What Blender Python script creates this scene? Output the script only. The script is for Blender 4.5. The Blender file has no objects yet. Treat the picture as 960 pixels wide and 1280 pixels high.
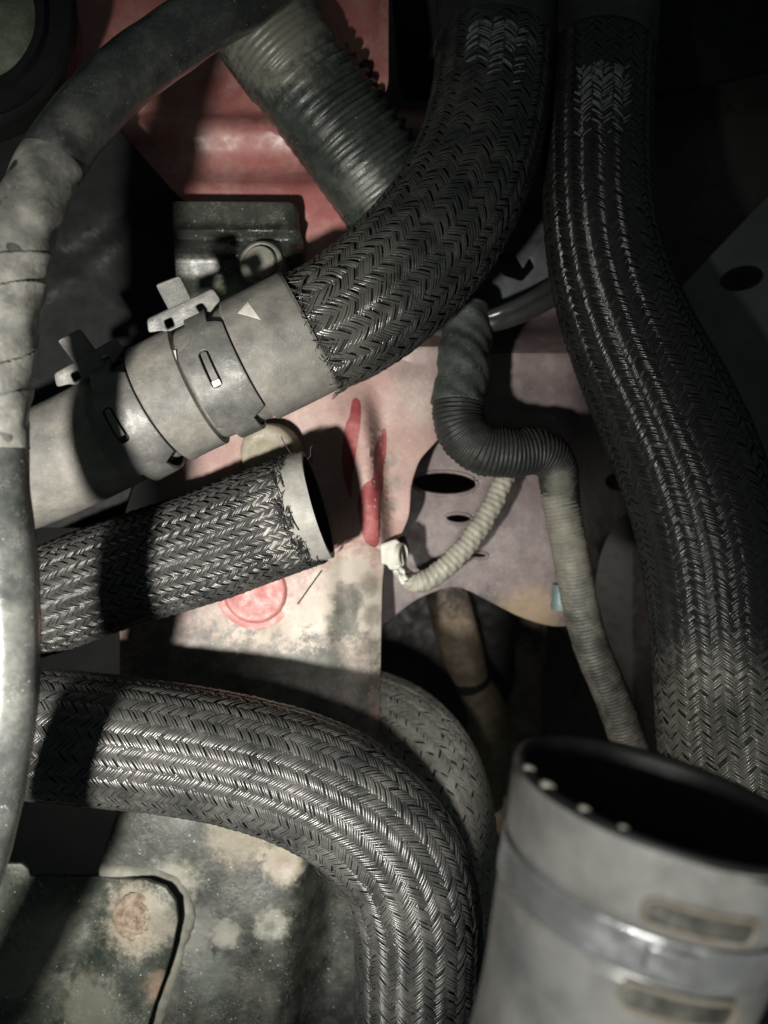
import bpy, bmesh, math, random
import numpy as np
from mathutils import Vector, Matrix
rnd = random.Random(7)
rng = np.random.default_rng(11)
SC = bpy.context.scene
COL = SC.collection

# ------------------------------------------------------------------ camera, light, exposure
F, CX, CY, H = 1131.0, 480.0, 640.0, 0.42          # focal length in photo pixels; the phone is held 42 cm above the hoses
cd = bpy.data.cameras.new('phone_camera')
cam = bpy.data.objects.new('phone_camera', cd); COL.objects.link(cam)
cam.location = (0, 0, H)
cd.sensor_fit = 'HORIZONTAL'; cd.sensor_width = 36.0; cd.lens = 36.0 * F / 960.0
cd.clip_start = 0.005; cd.clip_end = 20
cd.dof.use_dof = True; cd.dof.focus_distance = 0.395; cd.dof.aperture_fstop = 10.0
SC.camera = cam

def W(px, py, z):                                   # point of the place seen at a photo pixel, at height z
    d = H - z
    return Vector(((px - CX) * d / F, (CY - py) * d / F, z))

world = bpy.data.worlds.new('World'); SC.world = world; world.use_nodes = True
bg = world.node_tree.nodes['Background']
bg.inputs[0].default_value = (0.80, 1.0, 0.94, 1); bg.inputs[1].default_value = 0.06

def spot(name, loc, aim, power, size, blend, radius, color):
    l = bpy.data.lights.new(name, 'SPOT'); o = bpy.data.objects.new(name, l); COL.objects.link(o)
    l.energy = power; l.spot_size = math.radians(size); l.spot_blend = blend
    l.shadow_soft_size = radius; l.color = color
    o.location = loc
    o.rotation_euler = (Vector(aim) - Vector(loc)).to_track_quat('-Z', 'Y').to_euler()
    return o
spot('phone_torch', (-0.17, -0.14, 0.42), W(175, 800, 0), 23.0, 70, 1.0, 0.014, (1.0, 0.955, 0.88))
spot('added_fill_spot', (-0.005, -0.07, 0.55), W(715, 1040, .03), 8.5, 36, 1.0, 0.02, (1.0, 0.975, 0.92))  # added spot without a real source, brightens the duct and lower right

SC.view_settings.view_transform = 'Standard'; SC.view_settings.look = 'None'
SC.view_settings.exposure = 0.0; SC.view_settings.gamma = 1.0
SC.view_settings.use_curve_mapping = False

# ------------------------------------------------------------------ materials
def mat(name, c1, c2=None, sc=60, rough=0.5, rvar=0.15, dust=None, damt=0.4, dsc=90, speck=0.0, speckc=(0.55, 0.55, 0.5),
        bump=0.25, bsc=500, metal=0.0, spec=0.5, blobs=(), coat=0.0):
    m = bpy.data.materials.new(name); m.use_nodes = True
    nt = m.node_tree; N = nt.nodes; L = nt.links
    b = N['Principled BSDF']
    tc = N.new('ShaderNodeTexCoord')
    co = tc.outputs['Object']
    def noise(scale, detail=6.0, rg=0.6):
        n = N.new('ShaderNodeTexNoise'); n.inputs['Scale'].default_value = scale
        n.inputs['Detail'].default_value = detail; n.inputs['Roughness'].default_value = rg
        L.new(co, n.inputs['Vector']); return n.outputs['Fac']
    def mr(v, a, bb, c=0.0, d=1.0):
        n = N.new('ShaderNodeMapRange'); n.interpolation_type = 'SMOOTHSTEP'
        for k, x in zip((1, 2, 3, 4), (a, bb, c, d)): n.inputs[k].default_value = x
        L.new(v, n.inputs[0]); return n.outputs[0]
    def mix(f, a, bb):
        n = N.new('ShaderNodeMix'); n.data_type = 'RGBA'
        L.new(f, n.inputs[0])
        for k, x in ((6, a), (7, bb)):
            if isinstance(x, tuple): n.inputs[k].default_value = (*x, 1)
            else: L.new(x, n.inputs[k])
        return n.outputs[2]
    def mul(a, k):
        n = N.new('ShaderNodeMath'); n.operation = 'MULTIPLY'
        L.new(a, n.inputs[0])
        if isinstance(k, (int, float)): n.inputs[1].default_value = k
        else: L.new(k, n.inputs[1])
        return n.outputs[0]
    col = mix(mr(noise(sc), 0.3, 0.7), c1, c2 if c2 else tuple(x * 0.72 for x in c1))
    rg = mr(noise(sc * 2.3), 0.3, 0.7, max(0.02, rough - rvar), min(1, rough + rvar))
    warp = None
    for (p, r, c, soft, stg) in blobs:
        d = N.new('ShaderNodeVectorMath'); d.operation = 'DISTANCE'
        L.new(co, d.inputs[0]); d.inputs[1].default_value = tuple(p)
        if warp is None: warp = noise(190, 10, 0.75)
        ad = N.new('ShaderNodeMath'); ad.operation = 'MULTIPLY_ADD'
        L.new(warp, ad.inputs[0]); ad.inputs[1].default_value = r * 2.2; L.new(d.outputs['Value'], ad.inputs[2])
        f = mr(ad.outputs[0], r * (2.1 - soft * .8), r * (2.1 + soft * .8), stg, 0.0)
        col = mix(f, col, c)
    if dust:
        f = mul(mul(mr(noise(dsc, 9, 0.7), 0.38, 0.68), mr(noise(dsc * 9, 4, 0.7), 0.25, 0.7, 0.45, 1.0)), damt)
        col = mix(f, col, dust)
    if speck > 0:
        v = N.new('ShaderNodeTexVoronoi'); v.inputs['Scale'].default_value = 420; L.new(co, v.inputs['Vector'])
        f = mul(mr(v.outputs['Distance'], 0.10, 0.2, 1.0, 0.0), mr(noise(260, 3), 0.56, 0.62))
        col = mix(mul(f, speck), col, speckc)
        v2 = N.new('ShaderNodeTexVoronoi'); v2.inputs['Scale'].default_value = 1300; L.new(co, v2.inputs['Vector'])
        f = mul(mr(v2.outputs['Distance'], 0.14, 0.26, 1.0, 0.0), mr(noise(90, 5), 0.48, 0.6))
        col = mix(mul(f, speck * 0.8), col, speckc)
    L.new(col, b.inputs['Base Color']); L.new(rg, b.inputs['Roughness'])
    b.inputs['Metallic'].default_value = metal
    b.inputs['Specular IOR Level'].default_value = spec
    b.inputs['Coat Weight'].default_value = coat
    if bump > 0:
        bn = N.new('ShaderNodeBump'); bn.inputs['Strength'].default_value = bump; bn.inputs['Distance'].default_value = 0.0008
        ad = N.new('ShaderNodeMath'); ad.operation = 'ADD'
        L.new(noise(bsc, 6, 0.7), ad.inputs[0]); L.new(mul(noise(bsc * 0.16, 4), 1.6), ad.inputs[1])
        L.new(ad.outputs[0], bn.inputs['Height']); L.new(bn.outputs['Normal'], b.inputs['Normal'])
    return m

DUST = (0.36, 0.34, 0.29)
PALE = (0.50, 0.47, 0.41)
M = {}
M['yarn'] = mat('braid_nylon', (0.038, 0.039, 0.0385), (0.02, 0.021, 0.021), sc=90, rough=0.29, rvar=0.08, dust=(0.20, 0.195, 0.175), damt=0.36, dsc=55, bump=0.12, bsc=1800, spec=0.6)
M['yarn_dusty'] = mat('braid_nylon_dusty', (0.035, 0.035, 0.035), (0.018, 0.018, 0.018), sc=90, rough=0.28, rvar=0.08, dust=(0.19, 0.185, 0.168), damt=0.38, dsc=45, bump=0.12, bsc=1800, spec=0.55)
M['yarn_dark'] = mat('braid_nylon_dark', (0.015, 0.016, 0.016), (0.009, 0.010, 0.010), sc=90, rough=0.2, rvar=0.08, dust=(0.06, 0.06, 0.055), damt=0.12, dsc=55, bump=0.12, bsc=1800, spec=0.55,
    blobs=[(W(900, 915, 0), .034, (0.16, 0.155, 0.135), 0.7, 0.9)])  # pale blob paints the lit stretch low on the right hose
M['yarn_mid'] = mat('braid_nylon_partly_dusty', (0.022, 0.025, 0.024), (0.012, 0.014, 0.0135), sc=90, rough=0.24, rvar=0.08, dust=(0.18, 0.18, 0.165), damt=0.25, dsc=55, bump=0.12, bsc=1800, spec=0.6,
    blobs=[(W(400, 390, .02), .030, (0.085, 0.082, 0.074), 0.6, 0.75), (W(455, 320, .01), .022, (0.06, 0.06, 0.055), 0.6, 0.6)])
M['yarn_far'] = mat('braid_nylon_faded', (0.26, 0.25, 0.22), (0.17, 0.165, 0.147), sc=60, rough=0.6, dust=PALE, damt=0.5, bump=0.1)
M['core'] = mat('hose_core', (0.012, 0.012, 0.012), (0.02, 0.02, 0.02), rough=0.7, bump=0.1)
M['black_rubber'] = mat('black_rubber', (0.016, 0.017, 0.018), (0.028, 0.03, 0.03), rough=0.5, dust=DUST, damt=0.06, bump=0.2)
M['grey_rubber'] = mat('grey_dusty_rubber', (0.165, 0.162, 0.148), (0.10, 0.099, 0.092), sc=70, rough=0.58, dust=(0.33, 0.305, 0.262), damt=0.5, dsc=50, bump=0.3, bsc=900, speck=0.35, spec=0.35)
M['cut_rubber'] = mat('cut_hose_rubber', (0.27, 0.265, 0.245), (0.18, 0.178, 0.165), sc=120, rough=0.6, dust=PALE, damt=0.3, bump=0.35, bsc=700)
M['pipe'] = mat('dusted_black_pipe', (0.06, 0.066, 0.064), (0.032, 0.036, 0.036), sc=30, rough=0.25, rvar=0.06, dust=(0.34, 0.335, 0.305), damt=0.38, dsc=40, bump=0.22, bsc=350, speck=0.7, spec=0.7, blobs=[(W(100, 135, .09), .009, (0.22, 0.215, 0.19), 0.6, 0.75), (W(70, 185, .10), .010, (0.24, 0.235, 0.21), 0.6, 0.8)])
M['tape'] = mat('dusty_tape', (0.20, 0.198, 0.18), (0.075, 0.08, 0.075), sc=50, rough=0.5, dust=(0.46, 0.44, 0.39), damt=0.6, dsc=60, bump=0.5, bsc=330, speck=0.4, spec=0.5)
M['clamp'] = mat('dull_clamp_steel', (0.115, 0.117, 0.112), (0.065, 0.067, 0.066), sc=50, rough=0.5, dust=(0.27, 0.255, 0.225), damt=0.5, dsc=60, bump=0.25, bsc=600, metal=0.12, speck=0.3)
M['clamp_bright'] = mat('worn_clamp_steel', (0.55, 0.53, 0.48), (0.40, 0.39, 0.36), rough=0.35, metal=0.5, bump=0.15)
M['paint_mark'] = mat('pale_paint_mark', (0.62, 0.60, 0.55), (0.5, 0.48, 0.44), sc=300, rough=0.7, bump=0.2)
M['corrugated'] = mat('corrugated_plastic', (0.034, 0.043, 0.038), (0.013, 0.018, 0.016), sc=80, rough=0.34, dust=(0.10, 0.107, 0.092), damt=0.4, dsc=55, bump=0.25, bsc=500, speck=0.3, blobs=[(W(330, 30, -.01), .026, (0.25, 0.245, 0.20), 0.6, 0.85), (W(450, 235, -.02), .014, (0.15, 0.16, 0.14), 0.6, 0.6)])
M['cuff'] = mat('faded_cuff', (0.30, 0.295, 0.25), (0.2, 0.2, 0.17), sc=50, rough=0.6, dust=(0.4, 0.38, 0.32), damt=0.5, bump=0.25)
M['red'] = mat('red_paint', (0.33, 0.115, 0.105), (0.25, 0.08, 0.078), sc=30, rough=0.42, dust=(0.50, 0.33, 0.29), damt=0.7, dsc=28, bump=0.12, bsc=500, speck=0.4, spec=0.5)
M['red_bare'] = mat('red_paint_wiped', (0.24, 0.05, 0.055), (0.16, 0.03, 0.035), sc=90, rough=0.6, spec=0.2, dust=(0.42, 0.25, 0.23), damt=0.4, dsc=60, bump=0.15)
M['pinkplug'] = mat('dusty_red_plug', (0.36, 0.12, 0.11), (0.3, 0.09, 0.09), sc=70, rough=0.5, dust=(0.5, 0.33, 0.29), damt=0.55, dsc=60, bump=0.3, speck=0.3)
DK = (0.06, 0.065, 0.058)
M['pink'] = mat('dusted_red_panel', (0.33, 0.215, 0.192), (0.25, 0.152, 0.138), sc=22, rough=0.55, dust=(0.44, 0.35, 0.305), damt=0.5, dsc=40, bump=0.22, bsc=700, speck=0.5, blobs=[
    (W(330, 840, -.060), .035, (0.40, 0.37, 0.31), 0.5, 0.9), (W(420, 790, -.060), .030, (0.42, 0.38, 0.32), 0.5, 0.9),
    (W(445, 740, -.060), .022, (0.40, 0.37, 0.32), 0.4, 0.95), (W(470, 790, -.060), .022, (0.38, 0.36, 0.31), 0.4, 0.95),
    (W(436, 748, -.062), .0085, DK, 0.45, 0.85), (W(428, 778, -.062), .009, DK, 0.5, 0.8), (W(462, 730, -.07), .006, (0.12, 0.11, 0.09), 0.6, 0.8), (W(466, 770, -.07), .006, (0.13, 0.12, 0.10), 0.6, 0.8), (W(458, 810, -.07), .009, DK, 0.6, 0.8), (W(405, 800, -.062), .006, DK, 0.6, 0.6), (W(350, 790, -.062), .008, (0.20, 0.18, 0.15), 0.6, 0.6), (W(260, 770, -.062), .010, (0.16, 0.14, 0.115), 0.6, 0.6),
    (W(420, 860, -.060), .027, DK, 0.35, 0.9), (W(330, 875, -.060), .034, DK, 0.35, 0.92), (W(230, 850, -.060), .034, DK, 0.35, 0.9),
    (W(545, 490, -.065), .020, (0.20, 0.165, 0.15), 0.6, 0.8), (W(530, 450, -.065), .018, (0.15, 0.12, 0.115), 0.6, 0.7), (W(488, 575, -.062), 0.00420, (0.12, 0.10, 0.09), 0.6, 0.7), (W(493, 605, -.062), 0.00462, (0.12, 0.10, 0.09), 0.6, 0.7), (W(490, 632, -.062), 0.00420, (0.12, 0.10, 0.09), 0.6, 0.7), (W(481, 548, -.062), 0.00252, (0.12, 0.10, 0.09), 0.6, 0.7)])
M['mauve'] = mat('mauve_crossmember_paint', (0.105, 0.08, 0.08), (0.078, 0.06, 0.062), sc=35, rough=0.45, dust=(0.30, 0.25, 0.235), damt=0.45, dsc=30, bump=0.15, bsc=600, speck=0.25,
    blobs=[(W(600, 790, -.097), .024, (0.02, 0.017, 0.016), 0.5, 0.95), (W(672, 858, -.10), .036, (0.018, 0.015, 0.014), 0.55, 0.97), (W(700, 800, -.10), .014, (0.03, 0.024, 0.02), 0.6, 0.8), (W(750, 740, -.12), .036, (0.018, 0.015, 0.014), 0.5, 0.9), (W(660, 770, -.097), .016, (0.26, 0.19, 0.11), 0.7, 0.6)])  # near-black blobs paint shade into the lower part of the crossmember
M['darkmetal'] = mat('dusty_black_metal', (0.026, 0.030, 0.026), (0.009, 0.012, 0.010), sc=35, rough=0.5, dust=(0.33, 0.33, 0.28), damt=0.24, dsc=60, bump=0.4, bsc=420, speck=0.8, blobs=[
    (W(355, 1078, -.064), .0115, (0.30, 0.265, 0.21), 0.45, 0.9), (W(340, 1155, -.064), .0085, (0.27, 0.27, 0.23), 0.45, 0.85), (W(338, 1157, -.065), .0035, (0.05, 0.05, 0.045), 0.6, 0.7), (W(355, 1076, -.065), .004, (0.22, 0.16, 0.12), 0.6, 0.6),
    (W(283, 1165, -.064), .0075, (0.24, 0.24, 0.205), 0.45, 0.8), (W(300, 1040, -.064), .017, (0.30, 0.26, 0.19), 0.5, 0.6), (W(265, 1220, -.064), .012, (0.10, 0.12, 0.105), 0.6, 0.6),
    (W(215, 1105, -.06), .012, (0.34, 0.33, 0.28), 0.7, 0.7), (W(240, 1170, -.06), .013, (0.2, 0.2, 0.18), 0.7, 0.6)])
M['plate'] = mat('green_black_plate', (0.026, 0.036, 0.027), (0.010, 0.017, 0.011), sc=26, rough=0.52, dust=(0.34, 0.34, 0.28), damt=0.28, dsc=45, bump=0.4, bsc=400, speck=0.85, blobs=[
    (W(170, 1148, -.052), .0175, (0.29, 0.26, 0.205), 0.45, 0.9), (W(205, 1150, -.052), .008, (0.13, 0.12, 0.095), 0.6, 0.7), (W(60, 1175, -.05), .017, (0.15, 0.155, 0.13), 0.7, 0.7), (W(110, 1265, -.052), .018, (0.19, 0.19, 0.155), 0.6, 0.7), (W(25, 1215, -.052), .016, (0.17, 0.175, 0.15), 0.7, 0.6),
    (W(200, 1240, -.05), .008, (0.3, 0.2, 0.14), 0.6, 0.6)])
M['sealant'] = mat('dusty_seam_sealant', (0.22, 0.22, 0.185), (0.13, 0.13, 0.11), sc=120, rough=0.75, bump=0.5, bsc=400, blobs=[(W(190, 1240, -.05), .010, (0.25, 0.15, 0.1), 0.6, 0.7)])
M['rust'] = mat('rusty_bolt', (0.26, 0.19, 0.14), (0.10, 0.065, 0.045), sc=260, rough=0.8, dust=(0.40, 0.36, 0.30), damt=0.6, dsc=150, bump=0.7, bsc=500)
M['bracket'] = mat('black_bracket', (0.030, 0.034, 0.029), (0.016, 0.019, 0.016), sc=50, rough=0.33, dust=(0.22, 0.22, 0.18), damt=0.25, dsc=45, bump=0.25, speck=0.9,
    blobs=[(W(285, 385, -.045), .014, (0.30, 0.29, 0.18), 0.6, 0.75)])
M['cream'] = mat('cream_metal', (0.25, 0.225, 0.165), (0.17, 0.15, 0.115), sc=80, rough=0.5, dust=PALE, damt=0.15, bump=0.35, bsc=500, speck=0.3)
M['boltgrey'] = mat('dusty_bolt_and_lip_glint', (0.25, 0.24, 0.205), (0.18, 0.175, 0.15), sc=100, rough=0.55, metal=0.2, bump=0.4, speck=0.4)
M['black'] = mat('matte_black_plastic', (0.008, 0.009, 0.0095), (0.012, 0.013, 0.013), rough=0.6, dust=DUST, damt=0.012, bump=0.1, speck=0.03, spec=0.12)
M['gloss_black'] = mat('satin_black', (0.006, 0.006, 0.006), (0.009, 0.009, 0.009), rough=0.5, rvar=0.05, bump=0.08, spec=0.5)
M['conduit'] = mat('grey_black_conduit', (0.011, 0.013, 0.0125), (0.008, 0.0095, 0.009), sc=60, rough=0.55, dust=(0.08, 0.08, 0.07), damt=0.25, dsc=50, bump=0.3, spec=0.3, blobs=[(W(702, 612, -.055), .010, (0.10, 0.097, 0.08), 0.5, 0.9)])
M['conduit_pale'] = mat('dust_pale_conduit', (0.23, 0.222, 0.182), (0.15, 0.146, 0.12), sc=60, rough=0.6, dust=(0.36, 0.34, 0.29), damt=0.4, bump=0.3)
M['conduit_dim'] = mat('dust_grey_conduit', (0.13, 0.125, 0.10), (0.08, 0.078, 0.064), sc=50, rough=0.6, dust=(0.27, 0.26, 0.21), damt=0.4, bump=0.3, blobs=[(W(742, 812, -.07), .030, (0.03, 0.03, 0.026), 0.6, 0.95), (W(775, 890, -.08), .026, (0.02, 0.02, 0.018), 0.6, 0.95)])  # dark blobs paint the lower end of the branch sinking into shade
M['clip'] = mat('pale_clip_plastic', (0.44, 0.44, 0.39), (0.33, 0.33, 0.29), rough=0.5, bump=0.2)
M['wrap'] = mat('cloth_tape', (0.022, 0.028, 0.025), (0.013, 0.017, 0.015), sc=80, rough=0.6, dust=(0.12, 0.135, 0.118), damt=0.3, dsc=70, bump=0.7, bsc=350, speck=0.4)
M['cable'] = mat('cable_sheath', (0.022, 0.023, 0.024), (0.03, 0.031, 0.031), rough=0.32, bump=0.1, spec=0.6)
M['duct'] = mat('grey_moulded_duct', (0.16, 0.162, 0.158), (0.09, 0.092, 0.09), sc=60, rough=0.30, rvar=0.08, dust=(0.225, 0.215, 0.19), damt=0.5, dsc=45, bump=0.2, bsc=300, spec=0.5, blobs=[])
M['duct_low'] = mat('tan_grey_duct', (0.30, 0.285, 0.25), (0.24, 0.23, 0.205), sc=28, rough=0.5, dust=(0.4, 0.37, 0.31), damt=0.4, dsc=30, bump=0.15, bsc=300)
M['band'] = mat('brushed_band', (0.42, 0.43, 0.44), (0.30, 0.31, 0.32), sc=60, rough=0.33, metal=0.75, bump=0.12, dust=(0.4, 0.38, 0.34), damt=0.25)
M['rusty_edge'] = mat('rusty_edge', (0.16, 0.15, 0.125), (0.10, 0.078, 0.058), sc=140, rough=0.7, bump=0.4)
M['slot_steel'] = mat('dark_slot_steel', (0.15, 0.148, 0.13), (0.05, 0.05, 0.045), sc=110, rough=0.4, metal=0.6, bump=0.3)
M['greypanel'] = mat('blue_grey_panel', (0.06, 0.068, 0.07), (0.05, 0.056, 0.058), rough=0.5, bump=0.1)
M['brownpanel'] = mat('dark_maroon_panel', (0.022, 0.016, 0.0145), (0.014, 0.011, 0.010), rough=0.5, bump=0.12)
M['rustbeam'] = mat('rusty_subframe', (0.13, 0.095, 0.06), (0.07, 0.05, 0.032), sc=40, rough=0.8, dust=(0.25, 0.2, 0.14), damt=0.6, bump=0.4, blobs=[(W(560, 735, -.185), .020, (0.016, 0.013, 0.011), 0.5, 0.97), (W(664, 760, -.29), .03, (0.016, 0.013, 0.011), 0.5, 0.95)])  # dark blobs paint shade over the upper ends of arm and rod
M['teal'] = mat('pale_teal_clip', (0.09, 0.15, 0.145), rough=0.5)
M['ground'] = mat('dark_ground', (0.05, 0.048, 0.045), (0.03, 0.03, 0.03), sc=8, rough=0.9, bump=0.5, bsc=60)
M['lens'] = mat('green_glass', (0.10, 0.125, 0.09), (0.06, 0.08, 0.055), sc=40, rough=0.35, dust=(0.3, 0.32, 0.25), damt=0.5, bump=0.1)
M['lit_patch'] = mat('braid_lit_patch', (0.22, 0.24, 0.24), (0.08, 0.09, 0.09), sc=350, rough=0.5, bump=0.1)  # paler strand colour paints the patches of light on the two upper sleeves

# ------------------------------------------------------------------ object helpers
def link(name, me, m, parent=None, smooth=60):
    if m is not None: me.materials.append(m)
    if smooth:
        me.shade_smooth()
        if smooth < 180: me.set_sharp_from_angle(angle=math.radians(smooth))
    o = bpy.data.objects.new(name, me); COL.objects.link(o)
    if parent is not None:
        o.parent = parent
        if parent.type == 'EMPTY': o.matrix_parent_inverse = Matrix.Translation(-parent.location)
    return o

def thing(name, label, cat, base, group=None):
    o = bpy.data.objects.new(name, None); COL.objects.link(o)
    o.empty_display_size = 0.01
    o.location = base
    o['label'] = label; o['category'] = cat
    if group: o['group'] = group
    return o

def mesh_np(V, Q):
    V = np.asarray(V, dtype=np.float32).reshape(-1, 3); Q = np.asarray(Q, dtype=np.int32)
    k = Q.shape[1]
    used = np.zeros(len(V), bool); used[Q.ravel()] = True
    rem = np.cumsum(used) - 1
    V = V[used]; Q = rem[Q].astype(np.int32)
    me = bpy.data.meshes.new('m')
    me.vertices.add(len(V)); me.vertices.foreach_set('co', V.ravel())
    me.loops.add(Q.size); me.loops.foreach_set('vertex_index', Q.ravel())
    me.polygons.add(len(Q)); me.polygons.foreach_set('loop_start', np.arange(0, Q.size, k, dtype=np.int32))
    me.update(calc_edges=True); me.validate()
    return me

class Path:
    def __init__(self, pts, n=600):                  # pts: (px, py, z, radius in photo pixels)
        P = np.array([[*W(a, b, c), r * (H - c) / F] for a, b, c, r in pts])
        P = np.vstack([2 * P[0] - P[1], P, 2 * P[-1] - P[-2]])
        out = []
        m = len(P) - 3
        for i in range(m):
            t = np.linspace(0, 1, 60, endpoint=(i == m - 1))[:, None]
            a, b, c, d = P[i], P[i + 1], P[i + 2], P[i + 3]
            out.append(0.5 * ((2 * b) + (c - a) * t + (2 * a - 5 * b + 4 * c - d) * t**2 + (3 * b - a - 3 * c + d) * t**3))
        X = np.vstack(out)
        for _ in range(10):                          # soften the curvature jumps
            X[1:-1] = 0.25 * X[:-2] + 0.5 * X[1:-1] + 0.25 * X[2:]
        s = np.concatenate([[0], np.cumsum(np.linalg.norm(np.diff(X[:, :3], axis=0), axis=1))])
        self.L = s[-1]; self.s = np.linspace(0, self.L, n)
        X = np.stack([np.interp(self.s, s, X[:, k]) for k in range(4)], 1)
        self.p = X[:, :3]; self.r = X[:, 3]
        T = np.gradient(self.p, axis=0); T /= np.linalg.norm(T, axis=1)[:, None]
        Z = np.array([0, 0, 1.0]); Nn = Z - T * (T @ Z)[:, None]; Nn /= np.linalg.norm(Nn, axis=1)[:, None]
        self.T = T; self.N = Nn; self.B = np.cross(T, Nn)
    def at(self, arr, s):
        s = np.asarray(s)
        return np.stack([np.interp(s, self.s, arr[:, k]) for k in range(3)], -1)
    def rad(self, s): return np.interp(s, self.s, self.r)
    def pt(self, s, th, r):
        s, th, r = np.broadcast_arrays(np.asarray(s, float), np.asarray(th, float), np.asarray(r, float))
        return self.at(self.p, s) + r[..., None] * (np.cos(th)[..., None] * self.at(self.N, s) + np.sin(th)[..., None] * self.at(self.B, s))
    def near(self, px, py):                           # arc length of the point of the axis nearest to a photo pixel
        d = H - self.p[:, 2]
        u = self.p[:, 0] * F / d + CX; v = CY - self.p[:, 1] * F / d
        return self.s[np.argmin((u - px)**2 + (v - py)**2)]

def tube(path, rf, s0=None, s1=None, ns=120, nt=40, cap=False):
    s0 = 0 if s0 is None else s0; s1 = path.L if s1 is None else s1
    s = np.linspace(s0, s1, ns)[:, None]; th = np.linspace(0, 2 * np.pi, nt, endpoint=False)[None, :]
    R = rf(s, th) if callable(rf) else path.rad(s) * np.ones_like(th) * rf
    V = path.pt(s + 0 * th, th + 0 * s, R)
    i = np.arange(ns - 1)[:, None]; j = np.arange(nt)[None, :]; j2 = (j + 1) % nt
    Q = np.stack(np.broadcast_arrays(i * nt + j, (i + 1) * nt + j, (i + 1) * nt + j2, i * nt + j2), -1).reshape(-1, 4)
    V = V.reshape(-1, 3)
    if cap:
        n0 = len(V)
        V = np.vstack([V, path.pt(s0, 0, 0), path.pt(s1, 0, 0)])
        a = np.arange(nt)
        Q = np.vstack([Q, np.stack([0 * a + n0, a, (a + 1) % nt, (a + 1) % nt], 1)[:, [0, 1, 2, 2]] if False else np.zeros((0, 4), int)])
        me = bpy.data.meshes.new('m')
        faces = [tuple(q) for q in Q] + [(n0, int(k), int((k + 1) % nt)) for k in a] + [(n0 + 1, int((ns - 1) * nt + (k + 1) % nt), int((ns - 1) * nt + k)) for k in a]
        me.from_pydata([tuple(v) for v in V], [], faces); me.update()
        return me
    return mesh_np(V, Q)

def lathe(center, axis, prof, nt=64, ref=(0, 0, 1)):   # prof: (along axis, radius) in metres
    a = Vector(axis).normalized(); n = Vector(ref) - a * a.dot(Vector(ref))
    if n.length < 1e-4: n = Vector((0, 1, 0)) - a * a.y
    n.normalize(); b = a.cross(n); c = Vector(center)
    V = []; F_ = []
    for (u, r) in prof:
        for k in range(nt):
            t = 2 * math.pi * k / nt
            V.append(c + a * u + (n * math.cos(t) + b * math.sin(t)) * max(r, 1e-5))
    for i in range(len(prof) - 1):
        for k in range(nt):
            k2 = (k + 1) % nt
            F_.append((i * nt + k, i * nt + k2, (i + 1) * nt + k2, (i + 1) * nt + k))
    me = bpy.data.meshes.new('m'); me.from_pydata(V, [], F_); me.update()
    bm = bmesh.new(); bm.from_mesh(me); bmesh.ops.recalc_face_normals(bm, faces=bm.faces); bm.to_mesh(me); bm.free()
    return me

def smooth_poly(pts, n=6):
    P = np.array(pts, float); k = len(P); out = []
    for i in range(k):
        a, b, c, d = P[i - 1], P[i], P[(i + 1) % k], P[(i + 2) % k]
        for t in np.linspace(0, 1, n, endpoint=False):
            out.append(0.5 * ((2 * b) + (c - a) * t + (2 * a - 5 * b + 4 * c - d) * t**2 + (3 * b - a - 3 * c + d) * t**3))
    return [tuple(x) for x in out]
def round_poly(pts, r, n=4):                            # fillet the corners
    out = []; k = len(pts)
    for i in range(k):
        p = Vector(pts[i]); a = Vector(pts[i - 1]); b = Vector(pts[(i + 1) % k])
        da = (a - p); db = (b - p); ra = min(r, da.length * .45); rb = min(r, db.length * .45)
        A = p + da.normalized() * ra; B = p + db.normalized() * rb
        for t in np.linspace(0, 1, n): out.append(tuple((1 - t)**2 * A + 2 * t * (1 - t) * p + t * t * B))
    return out
def ell(cx, cy, rx, ry, rot=0, n=28):
    c, s = math.cos(math.radians(rot)), math.sin(math.radians(rot))
    return [(cx + rx * math.cos(t) * c - ry * math.sin(t) * s, cy + rx * math.cos(t) * s + ry * math.sin(t) * c) for t in np.linspace(0, 2 * np.pi, n, endpoint=False)]

def sheet(outline, holes, fmap, thick, bev, cu=(), cv=()):
    """Pressed sheet: a flat outline with holes, cut into strips, then bent by fmap(u, v, w)."""
    c = bpy.data.curves.new('c', 'CURVE'); c.dimensions = '2D'; c.fill_mode = 'BOTH'
    for poly in [outline] + list(holes):
        sp = c.splines.new('POLY'); sp.points.add(len(poly) - 1); sp.use_cyclic_u = True
        for q, p in zip(sp.points, poly): q.co = (p[0], p[1], 0, 1)
    c.extrude = max(thick / 2 - bev, 1e-6); c.bevel_depth = bev; c.bevel_resolution = 2; c.offset = -bev
    ob = bpy.data.objects.new('c', c)
    me = bpy.data.meshes.new_from_object(ob)
    bpy.data.objects.remove(ob); bpy.data.curves.remove(c)
    bm = bmesh.new(); bm.from_mesh(me)
    bmesh.ops.remove_doubles(bm, verts=bm.verts, dist=1e-5 * max(1, abs(outline[0][0])))
    for k, cuts in ((0, cu), (1, cv)):
        for x in cuts:
            no = (1, 0, 0) if k == 0 else (0, 1, 0)
            bmesh.ops.bisect_plane(bm, geom=bm.verts[:] + bm.edges[:] + bm.faces[:], plane_co=(x if k == 0 else 0, x if k == 1 else 0, 0), plane_no=no)
    co = np.array([v.co for v in bm.verts])
    out = fmap(co[:, 0], co[:, 1], co[:, 2])
    for v, p in zip(bm.verts, out): v.co = p
    bmesh.ops.recalc_face_normals(bm, faces=bm.faces)
    bm.to_mesh(me); bm.free(); me.materials.clear(); me.update()
    return me

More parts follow.
